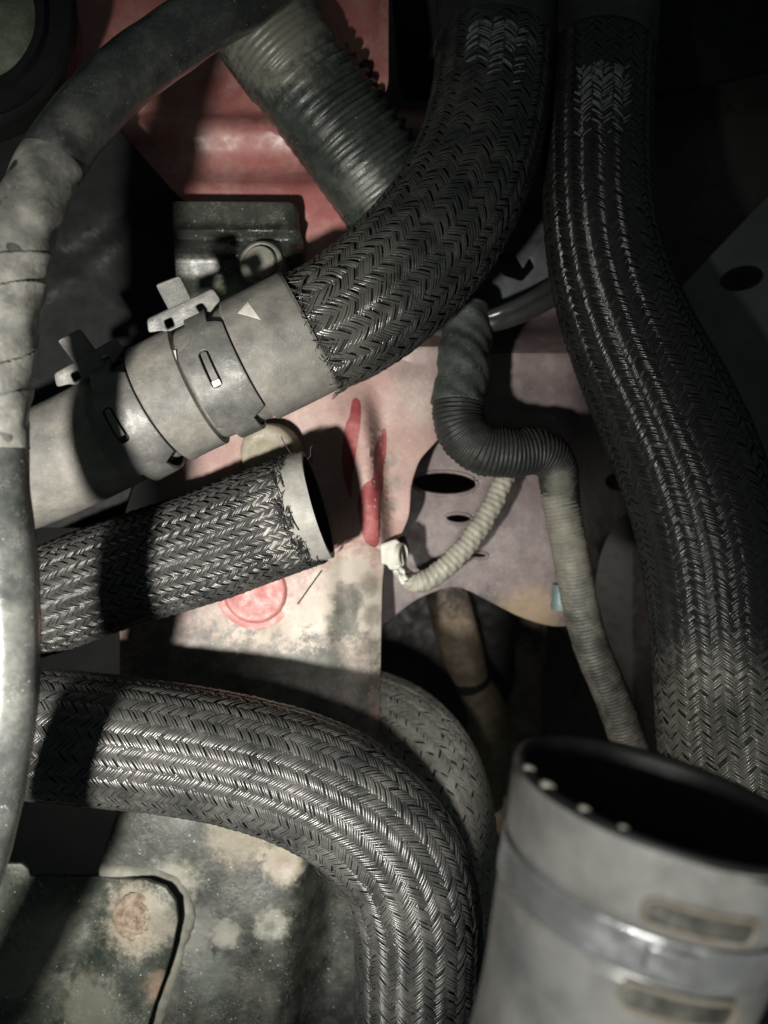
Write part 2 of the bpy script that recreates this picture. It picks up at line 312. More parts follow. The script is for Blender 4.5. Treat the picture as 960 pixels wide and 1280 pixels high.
def px_map(zf):                                          # a panel outlined as seen, at its own height z(u, v)
    def f(u, v, w):
        z = zf(u, v); d = H - z
        return np.stack([(u - CX) * d / F, (CY - v) * d / F, z + w * (H - z) / F], 1)
    return f
def sstep(x, a, b):
    t = np.clip((x - a) / (b - a), 0, 1); return t * t * (3 - 2 * t)
def panel(name, outline, holes, zf, m, parent, thick=5, bev=1.2, step=18, smooth=50):
    us = [p[0] for p in outline]; vs = [p[1] for p in outline]
    me = sheet(outline, holes, px_map(zf), thick, bev, np.arange(min(us) + step, max(us), step), np.arange(min(vs) + step, max(vs), step))
    return link(name, me, m, parent, smooth)

# ------------------------------------------------------------------ braided sleeve: every filament of every yarn
def braid(path, s0, s1, pitch, N=32, nf=3, h=0.0006, filh=0.00026, off=0.0, per_u=2.6, width=0.78, fray=0.0, cull=2.2, jit=1.0, seed=1, patch=None):
    """pitch(s): axial spacing of the yarns. Yarns of both hands pass over two and under two (2/2 braid)."""
    R_ = np.random.default_rng(seed)
    sg = np.linspace(s0, s1, 800)
    pg = np.array([pitch(x) for x in sg]); ag = np.concatenate([[0], np.cumsum(np.diff(sg) / (0.5 * (pg[1:] + pg[:-1])))])
    A = ag[-1]; na = int(A * 2 * per_u) + 2
    a = np.linspace(-0.5, A + 0.5, na)
    Vs, Qs, Ms = [], [], []; base = 0
    wf = width / nf
    for hand in (1, -1):
        i = np.arange(N)[:, None, None]
        aa = a[None, :, None]
        u = hand * 2 * aa + 2 * i                       # column coordinate, (N, na, 1)
        th = np.pi / N * u + 0.03 * jit * np.sin(aa * 0.37 + i * 2.1) * 2 * np.pi / N
        g = hand * np.tanh(0.9 * np.cos(np.pi * (u - 0.5) / 2)) / np.tanh(0.9)
        yj = 0.10 * jit * np.sin(aa * 0.23 + R_.uniform(0, 6.28, (N, 1, 1))) + 0.06 * jit * R_.standard_normal((N, 1, 1))
        for f in range(nf):
            oc = (f - (nf - 1) / 2) * wf + 0.03 * jit * R_.standard_normal((N, 1, 1)) + 0.035 * jit * np.sin(aa * 1.3 + R_.uniform(0, 6.28, (N, 1, 1)))
            ov = oc + np.array([-0.5, 0.0, 0.5])[None, None, :] * wf * 0.98
            at = aa + yj + ov
            s = np.interp(at, ag, sg)
            hj = 0.00007 * jit * R_.standard_normal((N, 1, 1)) + 0.00006 * jit * np.sin(aa * 0.9 + R_.uniform(0, 6.28, (N, 1, 1)))
            r = path.rad(s) + off + h * g + hj - 0.00016 * (2 * abs(f - (nf - 1) / 2) / (nf - 1))**2 + np.array([-filh, filh * .55, -filh])[None, None, :]
            P = path.pt(s, np.broadcast_to(th, s.shape), r)
            end = A - (R_.random((N, 1, 1)) * fray)
            ok = (at > 0) & (at < end)
            okq = (ok[:, :-1].all(-1) & ok[:, 1:].all(-1))
            gm = 0.5 * (g[:, :-1, 0] + g[:, 1:, 0]); okq &= gm > -0.72
            tm = (th[:, :-1, 0] + np.pi) % (2 * np.pi) - np.pi; okq &= np.abs(tm) < cull
            mi = np.zeros(okq.shape, np.int32)
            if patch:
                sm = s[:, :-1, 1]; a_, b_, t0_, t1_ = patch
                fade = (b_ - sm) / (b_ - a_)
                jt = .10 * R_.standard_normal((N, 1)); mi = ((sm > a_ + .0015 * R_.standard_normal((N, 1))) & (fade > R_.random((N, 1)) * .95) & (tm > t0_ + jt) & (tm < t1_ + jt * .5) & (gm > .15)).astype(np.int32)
            I = (np.arange(N)[:, None] * na + np.arange(na - 1)[None, :])[okq] * 3 + base
            for q in (0, 1):
                Ms.append(mi[okq])
                Qs.append(np.stack([I + q, I + q + 1, I + 3 + q + 1, I + 3 + q], 1) if hand > 0 else np.stack([I + q, I + q + 1, I + 3 + q + 1, I + 3 + q], 1))
            Vs.append(P.reshape(-1, 3)); base += N * na * 3
    me = mesh_np(np.vstack(Vs), np.vstack(Qs))
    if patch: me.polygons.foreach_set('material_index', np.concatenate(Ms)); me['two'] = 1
    return me

def wires(curves, r, nt=5):                              # thin round strands along lists of points, one mesh
    V = []; Fc = []
    for pts in curves:
        P = [Vector(p) for p in pts]; b0 = len(V)
        for i, p in enumerate(P):
            t = (P[min(i + 1, len(P) - 1)] - P[max(i - 1, 0)]).normalized()
            n = t.orthogonal().normalized(); b = t.cross(n)
            for k in range(nt):
                a = 2 * math.pi * k / nt; V.append(p + (n * math.cos(a) + b * math.sin(a)) * r)
        for i in range(len(P) - 1):
            for k in range(nt): Fc.append((b0 + i * nt + k, b0 + i * nt + (k + 1) % nt, b0 + (i + 1) * nt + (k + 1) % nt, b0 + (i + 1) * nt + k))
    me = bpy.data.meshes.new('m'); me.from_pydata(V, [], Fc); me.update(); return me

def strays(path, specs, seed):                            # loose filaments lifting off a sleeve: (s, theta, length, lift)
    R_ = random.Random(seed); out = []
    for (s, th, ln, lift) in specs:
        pts = []; k1 = R_.uniform(-1, 1)
        for i in range(9):
            t = i / 8
            pts.append(Vector(path.pt(min(path.L, s) , th + k1 * ln * 14 * t + 0.25 * math.sin(3 * t) * k1, path.rad(s) + lift * math.sin(t * 2.4 + .05))) + Vector(path.at(path.T, s)) * (ln * t))
        out.append(pts)
    return out

def stuffpart(o): o['kind'] = 'stuff'; return o

# ================================================================== THE SETTING
gm = bpy.data.meshes.new('m')
gm.from_pydata([(-6, -6, -0.75), (6, -6, -0.75), (6, 6, -0.75), (-6, 6, -0.75)], [], [(0, 1, 2, 3)])
g = link('ground', gm, M['ground'], None, 0); g['kind'] = 'structure'

# ---- red inner wing panel, top left
def z_red(u, v):
    z = -0.078 + 0 * u
    z = z + 0.010 * sstep(v, 140, 158) - 0.006 * sstep(v, 158, 200)
    z = z + 0.010 * sstep(v, 212, 236)
    z = z + 0.034 * sstep(u - 385 - (v - 10) * .75, -60, 5) * (1 - sstep(v, 110, 140))
    z = z + 0.007 * sstep(u, 458, 480) * sstep(-v, -140, -110)
    return z
t = thing('inner_wing_panel', 'red painted inner wing panel with a stepped ledge, behind the ribbed hose', 'body panel', W(300, 150, -.085))
panel('panel_sheet', round_poly([(60, -60), (486, -60), (486, 108), (470, 135), (540, 135), (540, 330), (60, 330)], 8), [round_poly([(440, 76), (464, 76), (465, 112), (446, 108)], 5)], z_red, M['red'], t, step=9)
# ---- dusty pink panel
def z_pink(u, v):
    z = -0.060 + 0 * u
    z = z - 0.012 * sstep(u, 440, 500) * sstep(v, 640, 720)
    c = 450 + (v - 500) * .11
    A = sstep(v, 470, 540) * (1 - sstep(v, 678, 694))
    z = z + A * (.009 * sstep(u, c - 50, c) - .015 * sstep(u, c + 3, c + 24)) - 0.006 * sstep(v, 674, 690) * sstep(u, 405, 440)
    z = z + 0.004 * np.exp(-((v - 438) / 6.0)**2) * sstep(u, 470, 520)
    z = z - 0.03 * sstep(-v, -436, -395) - 0.010 * sstep(u, 530, 600)
    z = z + 0.0015 * np.sin(u / 37 + 1) * np.sin(v / 41)
    return z
t = thing('side_panel', 'dusty pink side panel with a curved cut edge, holding the round red plug', 'body panel', W(380, 640, -.085))
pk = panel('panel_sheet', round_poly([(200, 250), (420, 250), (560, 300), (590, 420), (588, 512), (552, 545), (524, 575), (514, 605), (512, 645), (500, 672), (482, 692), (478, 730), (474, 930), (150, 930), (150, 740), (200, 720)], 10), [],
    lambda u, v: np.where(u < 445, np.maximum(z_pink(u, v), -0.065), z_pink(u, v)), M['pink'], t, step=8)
link('edge_lip', tube(Path([(418, 690, -.0575, 3), (432, 676, -.0565, 4), (448, 671, -.0565, 4.5), (464, 675, -.058, 4.5), (478, 687, -.064, 4), (484, 692, -.068, 3)]), lambda s, th: .0013 + .0003 * np.sin(s * 900) + 0 * th, ns=60, nt=12, cap=True), M['pink'], t, 180)
for P_ in ([(441, 499), (450, 503), (450, 530), (445, 565), (440, 600), (439, 622), (432, 604), (427, 575), (431, 535), (437, 520)], [(481, 535), (483, 562), (479, 605), (474, 640), (472, 682), (456, 676), (449, 648), (447, 626), (455, 606), (466, 596), (467, 570), (472, 550)]):
    panel('wiped_strip', smooth_poly(P_, 4), [], lambda u, v: z_pink(u, v) + .0013, M['red_bare'], t, thick=.4, bev=.05, step=6)
c = W(320, 738, -.061)
link('plug', lathe(c, (0, 0, 1), [(0.0, .0205), (.0012, .0212), (.0022, .0205), (.0024, .0172), (.0036, .0168), (.0046, .0160), (.0050, .0148), (.0042, .0125), (.0046, .006), (.0048, 0)]), M['pinkplug'], t, 40)
link('crease_wire', wires([[W(402 - k * 5, 713 + k * 7, -.0575) for k in range(7)]], .0004), M['black'], t, 180)
# ---- mauve crossmember
def z_mauve(u, v):
    z = -0.092 + 0 * u
    z = z - 0.04 * sstep(-v, -437, -385)
    z = z + 0.005 * np.exp(-((v - 438) / 6.0)**2)
    z = z - 0.012 * sstep(v, 640, 900) - 0.06 * sstep(u, 715, 800)
    return z
t = thing('crossmember', 'dull mauve painted crossmember pierced by oval holes, behind the wiring conduit', 'body panel', W(640, 600, -.11))
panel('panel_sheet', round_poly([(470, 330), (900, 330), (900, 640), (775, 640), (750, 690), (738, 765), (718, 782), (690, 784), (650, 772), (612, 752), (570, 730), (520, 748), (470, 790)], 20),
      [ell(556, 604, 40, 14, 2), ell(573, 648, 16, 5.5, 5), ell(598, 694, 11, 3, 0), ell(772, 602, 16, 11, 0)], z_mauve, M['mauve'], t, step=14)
for a_, b_, rx_, ry_ in ((556, 604, 40, 14), (573, 648, 16, 5.5), (598, 694, 11, 3)):
    ring = [W(x, y, float(z_mauve(np.array([x]), np.array([y]))[0]) + .0008) for x, y in ell(a_, b_, rx_ + 1, ry_ + 1, 2, 40)]
    link('hole_flange', wires([ring + ring[:2]], .0011, 8), M['mauve'], t, 180)
# ---- dark panels on the right
t = thing('dark_bulkhead_panel', 'dark maroon bulkhead sheet at the back right behind the braided hose', 'body panel', W(800, 300, -.16))
panel('panel_sheet', [(430, -80), (1080, -80), (1080, 1010), (430, 1010)], [], lambda u, v: -0.17 + 0.02 * sstep(u, 800, 900) - 0.17 * sstep(v, 480, 640) * (1 - sstep(u, 800, 900)), M['brownpanel'], t, step=60)
t = thing('bracket_plate', 'dim blue grey plate with one oval hole at the right edge', 'plate', W(930, 400, -.08))
panel('panel_sheet', round_poly([(842, 368), (985, 218), (1090, 200), (1090, 760), (960, 760), (900, 560)], 14), [ell(927, 348, 28, 15, -14)],
      lambda u, v: -0.085 + 0.02 * sstep(u - (v - 240) * 0.1, 960, 840) + 0.012 * sstep(u, 900, 1050), M['greypanel'], t, step=20)
t = thing('black_top_cover', 'black moulded cover hiding the tops of both upper braided hoses', 'cover', W(760, 0, -.06))
panel('cover_shell', round_poly([(480, -120), (1080, -120), (1080, 60), (840, 120), (500, 125)], 20), [], lambda u, v: -0.10 - 0.0002 * v, M['black'], t, thick=14, bev=5, step=40)

# ---- black metal bottom left
def z_low(u, v):
    z = -0.064 + 0 * u
    z = z - 0.020 * sstep(-(u + 0.36 * (v - 1010)), -160, -118) * sstep(-v, -1120, -1085)
    z = z - 0.034 * sstep(u + (v - 1100) * .13, 368, 425)
    z = z + 0.0014 * np.sin(u / 29.0) * np.sin(v / 33.0 + 1)
    for (a, b) in ((355, 1078), (340, 1155), (285, 1165)):
        z = z - 0.0014 * np.exp(-((u - a)**2 + (v - b)**2) / 160.0)
    return z
t = thing('chassis_rail', 'black dust speckled chassis rail with pale weld spots, under the lower hose', 'chassis rail', W(300, 1140, -.09))
panel('rail_sheet', round_poly([(165, 960), (500, 960), (510, 1360), (60, 1360), (60, 1120), (118, 1100), (132, 1060)], 14), [], z_low, M['darkmetal'], t, step=7)
def z_plate(u, v):
    z = -0.052 + 0 * u
    z = z - 0.010 * np.exp(-(((u - 95) + 0.45 * (v - 1180)) / 40.0)**2)
    z = z + 0.0012 * np.sin(u / 23.0 + 2) * np.sin(v / 27.0)
    return z
t = thing('lapped_plate', 'greenish black lapped plate with rounded tab and rusty bolt in the bottom left corner', 'plate', W(100, 1200, -.06))
edge = [(118, 1094), (150, 1097), (185, 1099), (208, 1108), (221, 1126), (223, 1150), (216, 1185), (206, 1220), (193, 1255), (180, 1300), (170, 1360)]
panel('plate_sheet', [(-60, 1078), (28, 1078), (36, 1084), (40, 1094)] + edge + [(-60, 1360)], [], z_plate, M['plate'], t, thick=8, bev=1.5, step=9)
R_ = random.Random(5)
pts = Path([(a + 9, b - (6 if k < 4 else 0), -.0655, 10 + R_.uniform(-2, 2.5)) for k, (a, b) in enumerate(edge)])
nz = lambda s, th: pts.rad(s) * (1 + .10 * np.sin(s * 310 + 2 * np.sin(s * 170)) * np.sin(th * 2 + s * 130) + .05 * np.sin(s * 730 + th + 2 * np.sin(s * 290))) 
link('sealant_bead', tube(pts, nz, ns=240, nt=14, cap=True), M['sealant'], t, 180)
c = W(172, 1146, -.0525)
b = link('bolt_washer', lathe(c, (0.05, 0, 1), [(0, .0128), (.0012, .0124), (.0019, .0105), (.0016, .0085), (.0026, .0080), (.0031, .0068), (.0024, .0058), (.0030, .0048), (.0033, .003), (.0024, .0016), (.0022, 0)], 40), M['rust'], t, 60)
for v in b.data.vertices:
    v.co += Vector((rnd.gauss(0, .00022), rnd.gauss(0, .00022), rnd.gauss(0, .0003)))

# ---- deep things seen through the gap
t = thing('subframe_arm', 'blurred rusty brown subframe arm deep in the gap beside the panel edge', 'subframe', W(600, 830, -.22))
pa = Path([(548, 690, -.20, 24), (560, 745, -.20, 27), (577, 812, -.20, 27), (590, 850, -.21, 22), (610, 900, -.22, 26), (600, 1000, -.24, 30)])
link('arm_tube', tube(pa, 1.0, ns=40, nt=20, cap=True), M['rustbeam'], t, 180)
link('arm_collar', lathe(W(590, 850, -.21), pa.T[300], [(-.004, .009), (-.004, .0125), (.004, .0125), (.004, .009)], 30), M['black'], t, 40)
t = thing('drop_link', 'blurred rusty rod hanging deep behind the grey duct mouth', 'rod', W(650, 890, -.30))
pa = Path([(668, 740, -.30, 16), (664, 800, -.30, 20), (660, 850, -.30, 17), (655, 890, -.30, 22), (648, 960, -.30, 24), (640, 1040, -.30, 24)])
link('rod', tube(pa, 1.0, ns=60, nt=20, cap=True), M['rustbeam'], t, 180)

# ================================================================== LEFT SIDE
# ---- round black cap at the top left corner
cc = W(-62, 5, -.01); ax = Vector((0.25, -0.12, 1)).normalized(); k = (H + .01) / F
t = thing('round_black_cap', 'round black cap with greenish dusty centre, cut off by the top left corner', 'cap', cc)
link('cap_rim', lathe(cc, ax, [(-.03, 150 * k), (0, 152 * k), (.004, 150 * k), (.006, 144 * k), (.003, 138 * k), (.002, 118 * k), (.0055, 112 * k), (.0045, 102 * k), (-.004, 99 * k)], 96), M['black'], t, 50)
link('cap_lens', lathe(cc, ax, [(-.001, 99 * k), (.0005, 80 * k), (.002, 50 * k), (.0025, 0)], 72), M['lens'], t, 60)
# ---- black plastic shield behind the pipe
t = thing('plastic_shield', 'matte black plastic shield in the shade between left pipe and ribbed bracket', 'shield', W(150, 330, -.08))
panel('shield_sheet', round_poly([(-40, 150), (140, 150), (178, 195), (225, 248), (250, 262), (300, 420), (210, 470), (150, 660), (-40, 660)], 20), [],
      lambda u, v: -0.060 + 0.012 * sstep(u * .7 + v, 420, 370) - 0.008 * sstep(v - u * .6, 260, 300), M['black'], t, thick=8, bev=2, step=14)
# ---- ribbed bracket
def z_br(u, v):
    z = -0.050 + 0 * u
    for b in (289, 316): z = z + 0.0034 * np.exp(-((v - b) / 5.0)**2)
    z = z - 0.003 * np.exp(-((v - 302) / 7.0)**2)
    z = z - 0.006 * sstep(u, 364, 380) - 0.003 * sstep(v, 325, 350)
    return z
t = thing('ribbed_bracket', 'black sheet bracket with two pressed ridges and a round bolt head, above the rubber connector', 'bracket', W(300, 320, -.06))
panel('bracket_sheet', round_poly([(215, 252), (366, 253), (373, 262), (374, 285), (380, 306), (381, 350), (372, 420), (225, 450)], 6), [], z_br, M['bracket'], t, step=6)
c = W(330, 334, -.052); kk = (H + .05) / F
link('bolt_head', lathe(c, (-.1, .05, 1), [(0, 30 * kk), (.004, 29 * kk), (.007, 27 * kk), (.0078, 24 * kk), (.0072, 21 * kk), (.0095, 20 * kk), (.0105, 18 * kk), (.0108, 0)], 40), M['boltgrey'], t, 40)
# ---- cream boss
c = W(338, 566, -.054); kk = (H + .06) / F
t = thing('cream_boss', 'cream coloured domed boss peeping out between rubber connector and cut hose', 'boss', c)
link('boss_dome', lathe(c, (-.12, .1, 1), [(-.012, 40 * kk), (-.002, 38 * kk), (.004, 35 * kk), (.0075, 33 * kk), (.009, 29 * kk), (.0088, 22 * kk), (.0080, 19 * kk), (.0084, 12 * kk), (.0082, 0)], 48), M['cream'], t, 60)
link('boss_flange', lathe(c, (-.05, .05, 1), [(-.0125, 55 * kk), (-.008, 54 * kk), (-.007, 50 * kk), (-.008, 38 * kk)], 48), M['pinkplug'], t, 40)

# ---- ribbed hose, top
PH = Path([(268, -60, -.035, 70), (305, -10, -.036, 68), (345, 50, -.038, 66), (395, 118, -.042, 66), (450, 192, -.048, 66), (495, 255, -.055, 66), (530, 300, -.060, 66)])
t = thing('corrugated_hose', 'wide grey black corrugated hose slanting down from the top behind the braided hose', 'hose', PH.pt(PH.L, 0, 0))
sc_ = PH.near(378, 95)
def rf(s, th):
    w = 2 * np.pi * s / 0.0058 + 0.5 * np.sin(th * 3)
    amp = .0014 * np.clip(.30 - .8 * np.sin(th - .25 + .3 * np.sin(s * 160)) + .25 * np.sin(s * 210 + th * 3), .12, 1)
    return PH.rad(s) + amp * np.tanh(2.0 * np.sin(w)) * sstep(s, sc_ - .01, sc_ + .012)
link('ribbed_tube', tube(PH, rf, ns=520, nt=64), M['corrugated'], t, 180)
link('cuff', tube(PH, lambda s, th: PH.rad(s) + .0012 - .0018 * sstep(s, sc_ - .008, sc_ - .001) + .0003 * np.sin(s * 1900) * np.sin(th + 1), s0=0, s1=sc_ - .001, ns=120, nt=64), M['corrugated'], t, 180)

# ---- left pipe
PP = Path([(350, -50, .010, 37), (310, -8, .018, 38), (240, 34, .034, 39), (150, 100, .056, 40), (88, 168, .074, 40), (44, 245, .088, 39), (18, 330, .095, 39), (4, 410, .098, 39), (-6, 500, .100, 40), (-5, 600, .100, 40),
           (4, 700, .100, 41), (8, 800, .100, 41), (2, 900, .098, 41), (-14, 1000, .095, 41), (-38, 1090, .092, 41), (-70, 1180, .09, 41), (-110, 1270, .088, 41), (-190, 1420, .086, 41), (-290, 1560, .084, 41)])
t = thing('left_pipe', 'dust covered black pipe wrapped with pale tape, running down the left edge', 'pipe', PP.pt(PP.L, 0, 0))
sa, sb = PP.near(62, 205), PP.near(-8, 560)
link('pipe_tube', tube(PP, lambda s, th: PP.rad(s) * (1 + .012 * np.sin(s * 130 + th) + .008 * np.sin(s * 310 - 2 * th)), ns=300, nt=56), M['pipe'], t, 180)
def rt(s, th):
    ph = (s - sa) / .019 + .30 * np.sin(s * 150) - .42 * np.cos(th - .9)
    fr = ph - np.floor(ph); n = np.floor(ph)
    wr = .00022 * np.sin(s * 520 + 3 * np.sin(th * 2)) + .00025 * np.sin(th * 4 + s * 190) + .0002 * np.sin(s * 330 - th * 3)
    amp = .0003 + .0007 * np.abs(np.sin(n * 2.4 + 1))
    return PP.rad(s) * 1.006 + .0003 + amp * (1 - fr)**1.6 * sstep(s, sa + .018, sa + .03) * (1 - sstep(s, sb - .02, sb)) + wr
link('tape_wrap', tube(PP, rt, sa, sb, ns=420, nt=72), M['tape'], t, 60)

# ================================================================== BRAIDED HOSES
def braided(name, path, label, s_in0, s_in1, s_b0, s_b1, pitch, mkey, seed, N=32, fray=0.0, group='braided hoses', base_s=0, nf=3, core=0.0011, h=.0006, **kw):
    t = thing(name, label, 'hose', path.pt(base_s, 0, 0), group)
    link('inner_hose', tube(path, lambda s, th: path.rad(s) - core + 0 * th, s_in0, s_in1, ns=160, nt=48), M['core'], t, 180)
    sl = stuffpart(link('braided_sleeve', braid(path, s_b0, s_b1, pitch, N=N, fray=fray, seed=seed, nf=nf, h=h, **kw), M[mkey], t, 180))
    if kw.get('patch'): sl.data.materials.append(M['lit_patch'])
    return t
mm = 0.001
PC = Path([(-90, 905, -.012, 80), (-20, 912, -.010, 80), (60, 918, -.008, 80), (140, 926, -.005, 80), (220, 936, -.002, 79), (300, 951, 0, 79), (378, 975, .002, 81), (446, 1012, .004, 82), (497, 1068, .005, 82), (520, 1138, .004, 80), (522, 1210, 0, 78), (521, 1290, -.005, 78), (520, 1370, -.012, 78)])
sC = PC.near(480, 1075)
braided('braided_hose', PC, 'grey braided hose bending from the left edge down to the bottom centre', 0, PC.L, 0, PC.L,
        lambda s: (5.2 - 1.2 * sstep(s, .05, .14) + .25 * sstep(s, sC, sC + .05)) * mm, 'yarn', 3, N=34, width=.87, h=.0005)
tc_ = COL.objects[-1].parent
for cur_ in strays(PC, [(PC.near(440, 1010), 1.15, .006, .0028), (PC.near(470, 1060), 1.25, .005, .0022), (PC.near(455, 1035), 1.2, .004, .002), (PC.near(100, 920), 1.3, .006, .001), (PC.near(490, 1190), .35, .009, .0016), (PC.near(485, 1205), .2, .008, .002)], 3):
    link('stray_strand', wires([cur_], .00016), M['yarn'], tc_, 180)

PB = Path([(-60, 775, -.050, 66), (0, 764, -.046, 66), (60, 750, -.042, 66), (120, 727, -.037, 67), (190, 704, -.031, 68), (260, 682, -.025, 69), (320, 659, -.021, 70), (360, 644, -.0195, 70), (388, 634, -.0185, 69.5), (412, 627, -.018, 69)])
sB = PB.near(367, 642); sBe = PB.near(398, 631)
tB = braided('braided_hose', PB, 'cut braided hose with an open pale rubber end, in the middle left', 0, sB, 0, sB + .003, lambda s: (5.3 - .3 * sstep(s, .06, .13)) * mm, 'yarn_dusty', 5, fray=.4, N=46, width=.66, h=.0007, core=.0012)
def rf(s, th): return PB.rad(s) - .0006 + .0006 * sstep(s, sB, sBe) + .00018 * np.sin(th * 7) + 0 * s
link('rubber_end', tube(PB, rf, sB - .012, sBe, ns=24, nt=72), M['cut_rubber'], tB, 180)
link('cut_face', tube(PB, lambda s, th: PB.rad(s) * (1 - .09 * (s - (sBe - .0002)) / .0002 * 0) - .0000 - (s - (sBe - .0004)) * 6.0 + 0 * th + .00018 * np.sin(th * 7), sBe - .0004, sBe, ns=3, nt=72), M['cut_rubber'], tB, 60)
link('bore', tube(PB, lambda s, th: PB.rad(s) - .0026 + 0 * th, sB - .06, sBe - .0001, ns=20, nt=64), M['gloss_black'], tB, 180)
R_ = random.Random(9); cur = []
for k in range(110):
    th = R_.uniform(-1.9, 1.9); s0_ = sB + R_.uniform(-.003, .002); ln = R_.uniform(.001, .0042)
    if th < -1.0 or th > 1.1: ln *= 1.5
    cur.append([Vector(PB.pt(s0_ + ln * q / 4, th + R_.uniform(-.02, .02) + .05 * q * R_.uniform(-1, 1), PB.rad(s0_) + .0004 + R_.uniform(0, .0006) * q / 3)) for q in range(5)])
for (a, b, c_, d) in ((384, 575, 392, 556), (366, 574, 352, 545)):
    p0, p1 = W(a, b, .008), W(c_, d, .012)
    if b > 650: p0, p1 = W(a, b, -.004), W(c_, d, -.004)
    cur.append([p0.lerp(p1, q / 6) + Vector((math.sin(q) * .0006, math.cos(q * 1.4) * .0005, 0)) for q in range(7)])
for k in range(40):
    s0_ = sB + R_.uniform(-.001, .006); th = R_.choice((-1, 1)) * R_.uniform(1.25, 1.7)
    cur.append([Vector(PB.pt(s0_ + .0012 * q * R_.uniform(.3, 1), th + R_.uniform(-.06, .06), PB.rad(s0_) + R_.uniform(-.001, .0012))) for q in range(5)])
stuffpart(link('frayed_strand', wires(cur, .00022), M['core'], tB, 180))

PA = Path([(622, -90, -.075, 74), (621, -30, -.066, 73), (619, 40, -.056, 73), (614, 110, -.046, 73), (600, 180, -.036, 75), (572, 250, -.026, 78), (530, 312, -.017, 81), (480, 362, -.010, 81), (436, 394, -.006, 80), (404, 411, -.003, 78), (378, 424, -.002, 75)])
sA0 = PA.near(618, 62); sA1 = PA.near(386, 420)
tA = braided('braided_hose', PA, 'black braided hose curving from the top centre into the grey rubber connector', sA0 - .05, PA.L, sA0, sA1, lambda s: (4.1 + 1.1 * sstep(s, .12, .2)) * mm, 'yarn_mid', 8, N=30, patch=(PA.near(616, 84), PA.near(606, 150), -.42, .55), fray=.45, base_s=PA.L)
link('rubber_sleeve', tube(PA, lambda s, th: PA.rad(s) + .0012 + 0 * th, 0, sA0 + .002, ns=30, nt=48, cap=True), M['black_rubber'], tA, 60)
R_ = random.Random(4); cur = []
for k in range(60):
    th = R_.uniform(-1.8, 1.8); s0_ = sA1 - R_.uniform(.002, .006); ln = R_.uniform(.003, .007)
    tw = R_.choice((-1, 1)) * R_.uniform(.02, .06)
    cur.append([Vector(PA.pt(min(PA.L, s0_ + ln * q / 4), th + tw * q, PA.rad(s0_) + .0006 + R_.uniform(0, .0004) + .0004 * q * (1 if k % 5 == 0 else .2))) for q in range(5)])
stuffpart(link('frayed_strand', wires(cur, .0002), M['yarn_mid'], tA, 180))

PD = Path([(752, -90, -.085, 74), (751, -30, -.075, 72), (749, 40, -.064, 69), (747, 120, -.055, 67), (746, 200, -.050, 67), (749, 270, -.046, 68), (762, 345, -.044, 72), (790, 425, -.042, 78), (828, 505, -.040, 84), (864, 590, -.038, 87), (888, 680, -.036, 86), (898, 770, -.033, 83), (903, 860, -.030, 82), (912, 950, -.026, 84), (935, 1050, -.020, 86), (985, 1150, -.012, 92), (1020, 1240, -.010, 92), (1035, 1340, -.010, 92)])
sD0 = PD.near(748, 70)
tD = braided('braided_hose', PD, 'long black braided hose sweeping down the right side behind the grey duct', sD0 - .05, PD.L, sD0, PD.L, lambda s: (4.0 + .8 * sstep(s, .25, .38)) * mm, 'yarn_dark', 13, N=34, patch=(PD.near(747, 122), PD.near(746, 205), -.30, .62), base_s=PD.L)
link('rubber_sleeve', tube(PD, lambda s, th: PD.rad(s) + .0012 + 0 * th, 0, sD0 + .002, ns=30, nt=48, cap=True), M['black_rubber'], tD, 60)

PE = Path([(410, 880, -.125, 50), (450, 886, -.115, 52), (500, 908, -.095, 54), (540, 952, -.074, 55), (561, 1012, -.060, 55), (567, 1075, -.058, 54), (564, 1150, -.064, 54)])
braided('braided_hose', PE, 'short pale dusty length of braided hose seen behind the bend of the lowest hose', 0, PE.L, 0, PE.L, lambda s: 3.4 * mm, 'yarn_far', 21, N=36, nf=3, h=.0005, width=.88, core=.0007).children[0].data.materials[0] = M['yarn_far']

# ---- grey rubber connector and its two clamps
PK = Path([(430, 391, -.003, 75), (392, 411, -.003, 75), (350, 433, -.003, 75), (300, 458, -.004, 74), (226, 493, -.006, 73), (160, 530, -.009, 72), (100, 560, -.013, 71), (50, 583, -.017, 71), (0, 602, -.022, 71), (-60, 620, -.030, 71)])
px = (H + .005) / F
ks = lambda a, b: PK.near(a, b)
k0, k1, k2, k3, k4 = ks(388, 413), ks(314, 451), ks(262, 476), ks(226, 493), ks(200, 507)
def rk(s, th):
    r = PK.rad(s) + (5.5 * px) * (1 - sstep(s, k1, k1 + .0016)) + 6 * px * sstep(s, k3 - .0115, k3 - .010) * (1 - sstep(s, k4 - .0012, k4 + .0004))
    r = r - 5.5 * px * sstep(s, k4, k4 + .001) * (1 - sstep(s, k4 + .018, k4 + .024))
    r = r - 4 * px * np.exp(-((s - k4 - .001) / .0009)**2) - 1.5 * px * (1 - sstep(s, k0 + .0, k0 + .0015))
    return r + .00015 * np.sin(th * 3 + s * 90)
tK = thing('rubber_connector', 'thick grey rubber connector stepping down from the braided hose to the left pipe', 'hose connector', PK.pt(PK.L, 0, 0))
link('connector_body', tube(PK, rk, k0, PK.L, ns=420, nt=88), M['grey_rubber'], tK, 50)
link('connector_lip', tube(PK, lambda s, th: PK.rad(s) + 3 * px - (k0 + .0003 - s) * 8.0 + 0 * th, k0 - .0006, k0 + .0003, ns=4, nt=88), M['grey_rubber'], tK, 50)

